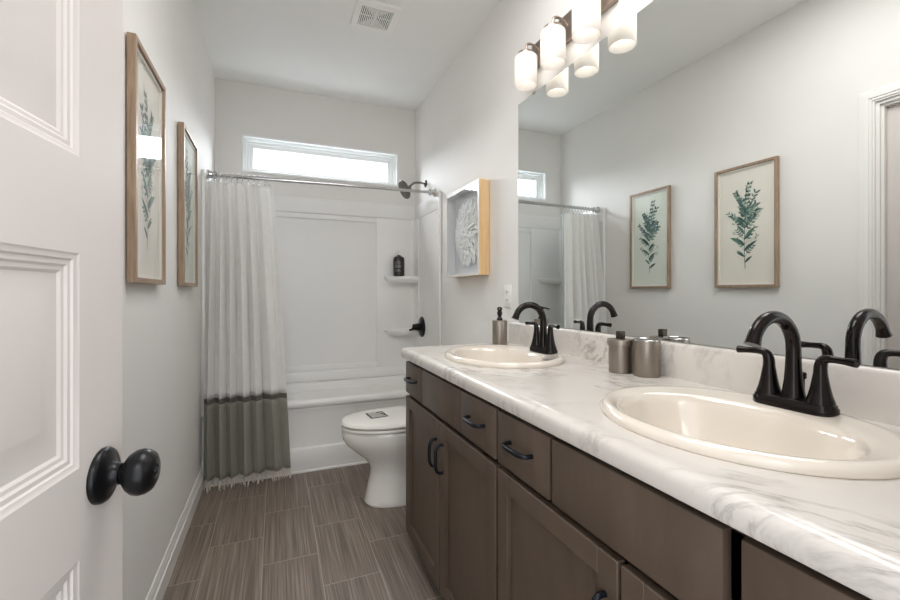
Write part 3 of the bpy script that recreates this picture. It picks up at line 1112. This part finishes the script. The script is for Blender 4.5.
cabinet(VYM + 0.001, VY1, [('drawer', 1.657, 1.882), ('false', 1.261, 1.649), ('drawer', 1.023, 1.253)],
        [(1.452, 1.882, 1.482), (1.023, 1.446, 1.416)], 'dark stained vanity cabinet under the far sink, next to the toilet')
cabinet(VY0, VYM - 0.001, [('drawer', 0.779, 1.009), ('false', 0.388, 0.768), ('drawer', 0.158, 0.364)],
        [(0.577, 1.009, 0.607), (0.158, 0.569, 0.541)], 'dark stained vanity cabinet under the near sink, in the foreground')

# worktop with the two sink holes
SX = 0.826
SINKS = (1.478, 0.568)
SAX, SAY = 0.222, 0.262
CT = 0.912
ct = thing('countertop', (0.83, 0.98, VZT), 'long white marble-look countertop with backsplash', 'countertop')
X0c, X1c, Y0c, Y1c = 0.560, 1.122, 0.045, 1.914


def plate(bm, z):
    outer = [(X0c, Y0c), (X1c, Y0c), (X1c, Y1c), (X0c, Y1c)]
    loops = [outer]
    for sy in SINKS:
        loops.append([(SX + (SAX - 0.022) * math.cos(2 * PI * k / 64), sy + (SAY - 0.022) * math.sin(2 * PI * k / 64)) for k in range(64)])
    es = []
    allv = []
    for lp in loops:
        vs = [bm.verts.new((x, y, z)) for x, y in lp]
        allv.append(vs)
        for i in range(len(vs)):
            es.append(bm.edges.new((vs[i], vs[(i + 1) % len(vs)])))
    bmesh.ops.triangle_fill(bm, use_beauty=True, edges=es)
    return allv


bm = bmesh.new()
top = plate(bm, CT)
bot = plate(bm, CT - 0.02)
for a, b in zip(top, bot):
    for i in range(len(a)):
        j = (i + 1) % len(a)
        bm.faces.new((a[i], a[j], b[j], b[i]))
# rolled front nosing, running round the far end too
pr = [(0.025, 0.0), (0.006, 0.0005), (0.0, 0.0005), (-0.012, -0.0010), (-0.020, -0.005), (-0.0245, -0.012), (-0.0255, -0.020), (-0.0255, -0.036), (-0.0235, -0.042), (-0.018, -0.044), (0.010, -0.044), (0.010, -0.02)]
ring = []
path = [((X0c, Y0c), (-1, 0)), ((X0c, Y1c - 0.012), (-1, 0))]
for k in range(1, 9):
    a = (PI / 2) * k / 8
    path.append(((X0c, Y1c - 0.012), (-math.cos(a), math.sin(a))))
cols = []
for (px, py), (nx, ny) in path:
    cols.append([bm.verts.new((px - nx * p if True else 0, py - ny * p * 0.6, CT + q)) for p, q in pr])
# the far end: straight rolled edge to the wall
cols.append([bm.verts.new((X1c, Y1c - 0.012 - p * 0.6, CT + q)) for p, q in pr])
for a, b in zip(cols, cols[1:]):
    for i in range(len(pr) - 1):
        bm.faces.new((a[i], a[i + 1], b[i + 1], b[i]))
bm.faces.new(cols[0])
worktop = obj('worktop', bm, 'marble', ct, 40, world=True)
bm = bmesh.new()
sweep_profile(bm, [(1.122, CT - 0.003), (1.101, CT - 0.003), (1.101, 1.006), (1.103, 1.013), (1.107, 1.017), (1.122, 1.018)], Y0c, 1.900)
obj('backsplash', bm, 'marble', ct, 40, world=True)

# sinks
def sink(cy, label):
    s = thing('sink_basin', (SX, cy, CT), label, 'sink', 'oval drop-in sinks')
    bm = bmesh.new()
    # outer rim -> rolled edge -> deck -> bowl; bowl is shifted to the front so the faucet sits on the deck
    rings = []
    for rx, ry, z, ox in ((SAX - 0.03, SAY - 0.03, -0.02, 0), (SAX - 0.025, SAY - 0.025, -0.001, 0), (SAX - 0.001, SAY - 0.001, 0.0005, 0), (SAX + 0.001, SAY + 0.001, 0.007, 0), (SAX - 0.004, SAY - 0.004, 0.0155, 0),
                          (SAX - 0.012, SAY - 0.012, 0.020, 0), (SAX - 0.022, SAY - 0.022, 0.0185, -0.001),
                          (0.184, 0.225, 0.0145, -0.008), (0.166, 0.215, 0.012, -0.021), (0.160, 0.209, 0.007, -0.024), (0.154, 0.203, -0.006, -0.025),
                          (0.147, 0.194, -0.030, -0.025), (0.132, 0.176, -0.070, -0.025), (0.110, 0.150, -0.105, -0.022), (0.075, 0.100, -0.128, -0.018), (0.024, 0.024, -0.138, -0.012)):
        rings.append([(ox + rx * math.cos(2 * PI * k / 72), ry * math.sin(2 * PI * k / 72), z) for k in range(72)])
    loft(bm, rings, cap=False)
    bmesh.ops.contextual_create(bm, geom=[])if False else None
    obj('basin', bm, 'bisque', s, 60)
    obj('drain', lathe(bmesh.new(), [(0.026, -0.004), (0.026, 0.001), (0.020, 0.003), (0.018, 0.001), (0.014, 0.003), (0.003, 0.005)], 24, (-0.012, 0, -0.137)), 'bronze', s)
    return s


s1 = sink(SINKS[0], 'cream oval drop-in sink at the far end of the countertop')
dup(s1, (SX, SINKS[1], CT), 'cream oval drop-in sink in the near foreground of the countertop')

# faucets
def faucet(loc, label):
    f = thing('faucet', loc, label, 'faucet', 'dark bronze two-handle faucets')
    bm = bmesh.new()

    def stad(hx, hy, z, n=12):
        out = []
        r = hx
        for sgn, a0 in ((1, 0), (-1, PI)):
            for k in range(n + 1):
                a = a0 + PI * k / n
                out.append((r * math.cos(a), sgn * (hy - r) + r * math.sin(a), z))
        return out
    loft(bm, [stad(0.027, 0.077, 0.0), stad(0.028, 0.078, 0.003), stad(0.0275, 0.0775, 0.014), stad(0.025, 0.075, 0.017), stad(0.0245, 0.0745, 0.021), stad(0.020, 0.070, 0.024), stad(0.015, 0.06, 0.025)])
    obj('base_plate', bm, 'bronze', f, 40)
    pts = [(0, 0, 0.020), (0, 0, 0.035), (0, 0, 0.060), (0, 0, 0.090), (0, 0, 0.118)]
    rad = [0.0225, 0.0195, 0.0162, 0.0143, 0.0135]
    for k in range(1, 15):
        a = math.radians(152) * k / 14
        pts.append((-0.066 + 0.066 * math.cos(a), 0, 0.125 + 0.068 * math.sin(a)))
        rad.append(0.0135 - 0.0010 * k / 14)
    pts += [(-0.1285, 0, 0.147), (-0.1320, 0, 0.139)]
    rad += [0.0135, 0.0150]
    obj('spout', tube(bmesh.new(), pts, rad, 20), 'bronze', f, 40)
    for s in (1, -1):
        bm = bmesh.new()
        lathe(bm, [(0.0245, 0.020), (0.0235, 0.026), (0.0195, 0.038), (0.0158, 0.055), (0.0130, 0.072), (0.0118, 0.080)], 24, (0, s * 0.048, 0))
        h = obj('handle', bm, 'bronze', f, 40)
        p = smooth_path([(0, s * 0.048, 0.078), (0, s * 0.0485, 0.096), (-0.001, s * 0.053, 0.108), (-0.003, s * 0.064, 0.1125), (-0.006, s * 0.086, 0.112), (-0.009, s * 0.110, 0.111)], 5)
        obj('lever', tube(bmesh.new(), p, smooth_vals([0.0118, 0.0108, 0.0095, 0.0078, 0.0068, 0.0085], 5), 14), 'bronze', h, 40)
    bm = bmesh.new()
    tube(bm, [(0.034, 0, 0.0), (0.034, 0, 0.060)], 0.0028, 10)
    lathe(bm, [(0.003, 0.058), (0.0058, 0.061), (0.0062, 0.070), (0.0045, 0.073)], 14, (0.034, 0, 0))
    obj('lift_rod', bm, 'bronze', f, 40)
    return f


f1 = faucet((1.000, SINKS[0] - 0.026, CT + 0.0130), 'dark bronze arched faucet behind the far sink')
dup(f1, (1.008, SINKS[1] - 0.011, CT + 0.0130), 'dark bronze arched faucet behind the near sink')

# counter accessories
dp = thing('soap_dispenser', (1.0, 1.815, CT), 'brushed pewter soap dispenser with pump at the far end of the countertop', 'soap dispenser')
obj('dispenser_body', lathe(bmesh.new(), [(0.034, 0), (0.0355, 0.002), (0.0355, 0.118), (0.034, 0.121), (0.012, 0.122)], 36), 'pewter', dp)
bm = bmesh.new()
lathe(bm, [(0.014, 0.121), (0.014, 0.130), (0.010, 0.134), (0.0075, 0.140), (0.011, 0.147), (0.013, 0.155), (0.011, 0.163), (0.009, 0.168), (0.0125, 0.171), (0.0125, 0.182), (0.005, 0.186)], 24)
tube(bm, [(0, 0, 0.177), (-0.012, -0.020, 0.178), (-0.024, -0.040, 0.172)], [0.0045, 0.0038, 0.003], 8)
obj('pump', bm, 'bronze', dp)
jr = thing('lidded_canister', (1.026, 1.062, CT), 'short brushed pewter canister with square lid knob beside the tumbler', 'canister')
obj('canister_body', lathe(bmesh.new(), [(0.0345, 0), (0.036, 0.002), (0.036, 0.092), (0.034, 0.093)], 40), 'pewter', jr)
l_ = obj('canister_lid', lathe(bmesh.new(), [(0.0400, 0.086), (0.0405, 0.0865), (0.0405, 0.105), (0.0398, 0.106), (0.002, 0.107)], 40), 'pewter', jr)
obj('lid_knob', B(-0.0105, 0.0105, -0.0105, 0.0105, 0.106, 0.132, 0.002, 2), 'pewter_dark', l_)
tb = thing('tumbler', (1.055, 0.985, CT), 'open brushed pewter tumbler between the two sinks', 'tumbler')
obj('tumbler_body', lathe(bmesh.new(), [(0.030, 0.006), (0.0375, 0.0), (0.039, 0.003), (0.039, 0.106), (0.0378, 0.110), (0.0365, 0.1105), (0.0355, 0.108), (0.0355, 0.010), (0.030, 0.006)], 40, cap=True), 'pewter', tb, 50)
obj('tumbler_rim', lathe(bmesh.new(), [(0.0358, 0.1085), (0.0358, 0.1115), (0.0372, 0.1125), (0.0390, 0.1115), (0.0392, 0.1085)], 40, cap=False), 'chrome', tb, 50)

# ------------------------------------------------------------------ mirror and switch plate
mr = thing('wall_mirror', (1.121, 0.96, 1.019), 'large frameless mirror above the countertop', 'mirror')
obj('mirror_glass', B(1.1180, 1.1235, 0.060, 1.838, 1.0195, 2.102), 'mirror', mr, world=True, flat=True)
for yy in (1.70, 0.98, 0.30):
    obj('mirror_clip', B(1.1145, 1.1235, yy - 0.009, yy + 0.009, 2.098, 2.109, 0.001, 1), 'chrome', mr, world=True)
ol = thing('outlet_plate', (XR, 1.950, 1.148), 'white double outlet plate on the wall left of the mirror', 'outlet')
obj('plate', B(-0.006, 0.001, -0.036, 0.036, -0.058, 0.058, 0.002, 2), 'plastic', ol)
for zz in (-0.021, 0.021):
    sk = obj('socket', B(-0.0075, -0.004, -0.017, 0.017, zz - 0.014, zz + 0.014, 0.001, 1), 'plastic', ol)
    bm = bmesh.new()
    for q in (-0.007, 0.007):
        box(bm, -0.0082, -0.0070, q - 0.0012, q + 0.0012, zz - 0.004, zz + 0.006)
    lathe(bm, [(0.0025, 0.0070), (0.0025, 0.0082)], 10, (0, 0, zz - 0.008), '-X')
    obj('socket_slots', bm, 'gap_shade', sk)

# ------------------------------------------------------------------ vanity lights
def vanity_light(y, label):
    f = thing('vanity_light', (XR, y, 2.20), label, 'wall lamp', 'three-lamp vanity lights')
    obj('back_plate', B(-0.020, 0.0, -0.265, 0.265, 0.0, 0.115, 0.005, 2), 'nickel', f)
    for k in (-1, 0, 1):
        yy = k * 0.2
        p = smooth_path([(-0.018, yy, 0.058), (-0.040, yy, 0.076), (-0.066, yy, 0.083), (-0.086, yy, 0.074), (-0.090, yy, 0.044)], 5)
        a = obj('lamp_arm', tube(bmesh.new(), p, 0.0058, 10), 'nickel', f, 60)
        obj('socket_cap', lathe(bmesh.new(), [(0.008, 0.050), (0.014, 0.045), (0.036, 0.037), (0.040, 0.030), (0.040, 0.0215)], 28, (-0.090, yy, 0)), 'nickel', a)
        sh = obj('lamp_shade', lathe(bmesh.new(), [(0.030, 0.022), (0.046, 0.021), (0.0495, 0.017), (0.050, 0.010), (0.050, -0.108), (0.048, -0.111), (0.0455, -0.108), (0.0455, 0.008), (0.042, 0.016), (0.030, 0.018)], 36, (-0.090, yy, 0), cap=False), 'shade', f, 50)
        obj('bulb', lathe(bmesh.new(), [(0.010, 0.0), (0.014, -0.012), (0.022, -0.030), (0.029, -0.050), (0.029, -0.065), (0.022, -0.080), (0.010, -0.088), (0.002, -0.090)], 20, (-0.090, yy, 0)), 'bulb', sh, 60)
    return f


v1 = vanity_light(1.435, 'brushed nickel vanity light with three frosted glass shades over the far sink')
dup(v1, (XR, 0.560, 2.20), 'brushed nickel vanity light over the near sink, nearer the camera')


# ------------------------------------------------------------------ framed botanical prints
def leaf(bm, base, ang, L, W, mi, x, bend=0.0):
    n = 6
    up, dn = [], []
    for i in range(n + 1):
        t = i / n
        a = ang + bend * t
        px = base[0] + math.sin(a) * L * t
        pz = base[1] + math.cos(a) * L * t
        w_ = W * math.sin(PI * t) ** 0.8 * (1 - 0.25 * t)
        up.append((px + math.cos(a) * w_ / 2, pz - math.sin(a) * w_ / 2))
        dn.append((px - math.cos(a) * w_ / 2, pz + math.sin(a) * w_ / 2))
    pts = up + dn[-2:0:-1]
    fc = bm.faces.new([bm.verts.new((x, p, q)) for p, q in pts])
    fc.material_index = mi


def dot(bm, c, r, mi, x):
    fc = bm.faces.new([bm.verts.new((x, c[0] + r * math.cos(2 * PI * k / 9), c[1] + r * math.sin(2 * PI * k / 9))) for k in range(9)])
    fc.material_index = mi


def stem(bm, pts, w_, mi, x):
    for (a, b) in zip(pts, pts[1:]):
        d_ = Vector((b[0] - a[0], b[1] - a[1]))
        n_ = Vector((-d_.y, d_.x)).normalized() * w_ / 2
        fc = bm.faces.new([bm.verts.new((x, p, q)) for p, q in ((a[0] + n_.x, a[1] + n_.y), (b[0] + n_.x, b[1] + n_.y), (b[0] - n_.x, b[1] - n_.y), (a[0] - n_.x, a[1] - n_.y))])
        fc.material_index = mi


def picture(y0, y1, label, seed, paper, bluish):
    z0, z1 = 1.197, 1.942
    f = thing('framed_print', (XL, (y0 + y1) / 2, z0), label, 'picture frame', 'framed botanical prints')
    xf = XL + 0.028
    fw = 0.017
    bm = bmesh.new()
    for a in ((y0, y0 + fw, z0, z1), (y1 - fw, y1, z0, z1), (y0 + fw, y1 - fw, z0, z0 + fw), (y0 + fw, y1 - fw, z1 - fw, z1)):
        box(bm, XL + 0.004, xf, a[0], a[1], a[2], a[3], 0.0012, 1)
    obj('frame', bm, 'oak', f, world=True)
    bm = bmesh.new()
    a0, a1, b0, b1 = y0 + fw, y1 - fw, z0 + fw, z1 - fw
    for a in ((a0, a0 + 0.010, b0, b1), (a1 - 0.010, a1, b0, b1), (a0 + 0.010, a1 - 0.010, b0, b0 + 0.010), (a0 + 0.010, a1 - 0.010, b1 - 0.010, b1)):
        box(bm, XL + 0.012, XL + 0.0195, a[0], a[1], a[2], a[3])
    obj('inner_mount', bm, 'mat_white', f, world=True)
    obj('paper', B(XL + 0.006, XL + 0.012, a0, a1, b0, b1), paper, f, world=True, flat=True)
    # drawing
    rn = random.Random(seed)
    x = [XL + 0.0126]
    bm = bmesh.new()
    cy = (y0 + y1) / 2
    hb = z0 + 0.115
    ht = z0 + 0.60

    def nx():
        x[0] += 0.0000045
        return x[0]
    main = [(cy + 0.006 * math.sin(t * 5), hb + (ht - hb) * t) for t in [i / 14 for i in range(15)]]
    stem(bm, main[:11], 0.0035, 0, nx())
    cols = (0, 1, 2, 3) if bluish else (0, 0, 1, 2)
    # side sprays
    for k in range(26):
        t = 0.12 + 0.66 * k / 26
        i = int(t * 14)
        bx_, bz_ = main[i]
        sd = 1 if k % 2 else -1
        ang = sd * (0.45 + rn.uniform(0, 0.35)) * (1.0 - 0.25 * t)
        L = rn.uniform(0.055, 0.105) * (1.0 if t > 0.2 else 0.7)
        if k % 3 != 2:
            leaf(bm, (bx_, bz_), ang, L, L * rn.uniform(0.20, 0.30), rn.choice(cols[:3]), nx(), sd * 0.25)
        else:
            e = [(bx_ + math.sin(ang * (1 + q * 0.05)) * L * 1.15 * q / 5, bz_ + math.cos(ang) * L * 1.25 * q / 5) for q in range(6)]
            stem(bm, e, 0.0016, 1, nx())
            for q in e[2:]:
                for z_ in (-1, 1):
                    leaf(bm, q, ang + z_ * 0.8, 0.020, 0.010, rn.choice(cols), nx())
    # upper sprays of small leaves and blossoms
    for k in range(9):
        fan = -0.62 + 1.24 * k / 8 + rn.uniform(-0.06, 0.06)
        i = 7 + k % 4
        bx_, bz_ = main[i]
        L = rn.uniform(0.13, 0.20) * (1 - 0.35 * abs(fan))
        e = [(bx_ + math.sin(fan * (0.7 + 0.5 * q / 7)) * L * q / 7, bz_ + math.cos(fan) * L * q / 7) for q in range(8)]
        stem(bm, e, 0.0018, 1, nx())
        for q in range(2, 8):
            for z_ in (-1, 1):
                sz = rn.uniform(0.020, 0.034)
                if bluish or k % 3 == 0:
                    c_ = (e[q][0] + z_ * 0.009, e[q][1] + 0.006)
                    dot(bm, c_, rn.uniform(0.005, 0.010), rn.choice(cols), nx())
                leaf(bm, e[q], fan + z_ * rn.uniform(0.5, 0.9), sz, sz * 0.33, rn.choice(cols), nx())
    # tiny berries
    for k in range(5):
        sd = 1 if k % 2 else -1
        c0 = (cy + sd * rn.uniform(0.065, 0.085), z0 + rn.uniform(0.24, 0.44))
        for q in range(5):
            dot(bm, (c0[0] + rn.uniform(-0.012, 0.012), c0[1] + rn.uniform(-0.012, 0.012)), 0.0032, 2, nx())
        stem(bm, [(c0[0], c0[1]), (cy, c0[1] - 0.045)], 0.0012, 1, nx())
    obj('botanical_drawing', bm, ['leaf_dark', 'leaf_mid', 'leaf_pale', 'leaf_blue'], f, world=True, flat=True)
    obj('glass_front', B(XL + 0.0200, XL + 0.0215, a0, a1, b0, b1), 'glass', f, world=True, flat=True)
    return f


picture(1.532, 1.905, 'oak framed leafy green botanical print nearest the open door', 11, 'paper', False)
picture(2.250, 2.618, 'oak framed blue-green botanical print nearest the shower curtain', 23, 'paper_cool', True)

# ------------------------------------------------------------------ shadow box with feather disc
SBX = XR
sb = thing('shadow_box', (SBX, 2.408, 1.265), 'pale wood shadow box holding a white feather disc on the right wall', 'wall art')
y0, y1, z0, z1 = 2.155, 2.650, 1.266, 1.808
xf = SBX - 0.070
bm = bmesh.new()
fw = 0.018
for a in ((y0, y0 + fw, z0, z1), (y1 - fw, y1, z0, z1), (y0 + fw, y1 - fw, z0, z0 + fw), (y0 + fw, y1 - fw, z1 - fw, z1)):
    box(bm, xf + 0.002, SBX - 0.004, a[0], a[1], a[2], a[3], 0.001, 1)
obj('frame', bm, 'birch', sb, world=True)
bm = bmesh.new()
for a in ((y0, y0 + fw, z0, z1), (y1 - fw, y1, z0, z1), (y0 + fw, y1 - fw, z0, z0 + fw), (y0 + fw, y1 - fw, z1 - fw, z1)):
    box(bm, xf, xf + 0.002, a[0] + 0.0004, a[1] - 0.0004, a[2] + 0.0004, a[3] - 0.0004)
obj('frame_face', bm, 'birch_white', sb, world=True, flat=True)
bm = bmesh.new()
for a in ((y0 + fw, y0 + fw + 0.0015, z0 + fw, z1 - fw), (y1 - fw - 0.0015, y1 - fw, z0 + fw, z1 - fw), (y0 + fw + 0.0015, y1 - fw - 0.0015, z0 + fw, z0 + fw + 0.0015), (y0 + fw + 0.0015, y1 - fw - 0.0015, z1 - fw - 0.0015, z1 - fw)):
    box(bm, xf + 0.006, SBX - 0.012, a[0], a[1], a[2], a[3])
obj('inner_liner', bm, 'box_back', sb, world=True, flat=True)
obj('backing', B(SBX - 0.012, SBX - 0.006, y0 + fw, y1 - fw, z0 + fw, z1 - fw), 'box_back', sb, world=True, flat=True)
rn = random.Random(5)
bm = bmesh.new()
cy, cz = (y0 + y1) / 2, (z0 + z1) / 2 - 0.002
for lay in range(9):
    R0 = 0.205 - lay * 0.022
    nq = max(10, int(R0 * 260))
    for k in range(nq):
        a = 2 * PI * (k + rn.random() * 0.6) / nq
        L = 0.055 + rn.uniform(-0.008, 0.012)
        W = 0.024
        r1 = R0 + rn.uniform(-0.008, 0.008)
        r0 = max(0.0, r1 - L)
        xb = SBX - 0.016 - lay * 0.0028
        lift = rn.uniform(0.004, 0.013)
        tw = rn.uniform(-0.3, 0.3)
        prev = None
        for i in range(5):
            t = i / 4
            r = r0 + (r1 - r0) * t
            aa = a + tw * t * 0.15
            w_ = W * (math.sin(PI * (0.12 + 0.80 * t)) ** 0.7) / 2
            xx = xb - lift * math.sin(PI * t * 0.9) - 0.004 * t
            ca, sa = math.cos(aa), math.sin(aa)
            row = [bm.verts.new((xx + tw * 0.006 * q, cy + r * ca - q * w_ * sa, cz + r * sa + q * w_ * ca)) for q in (-1, 0, 1)]
            row[1].co.x -= 0.003
            if prev:
                for q in range(2):
                    bm.faces.new((prev[q], prev[q + 1], row[q + 1], row[q]))
            prev = row
obj('feather_disc', bm, 'feather', sb, 40, world=True)
obj('glass_front', B(xf + 0.004, xf + 0.0055, y0 + fw, y1 - fw, z0 + fw, z1 - fw), 'glass', sb, world=True, flat=True)
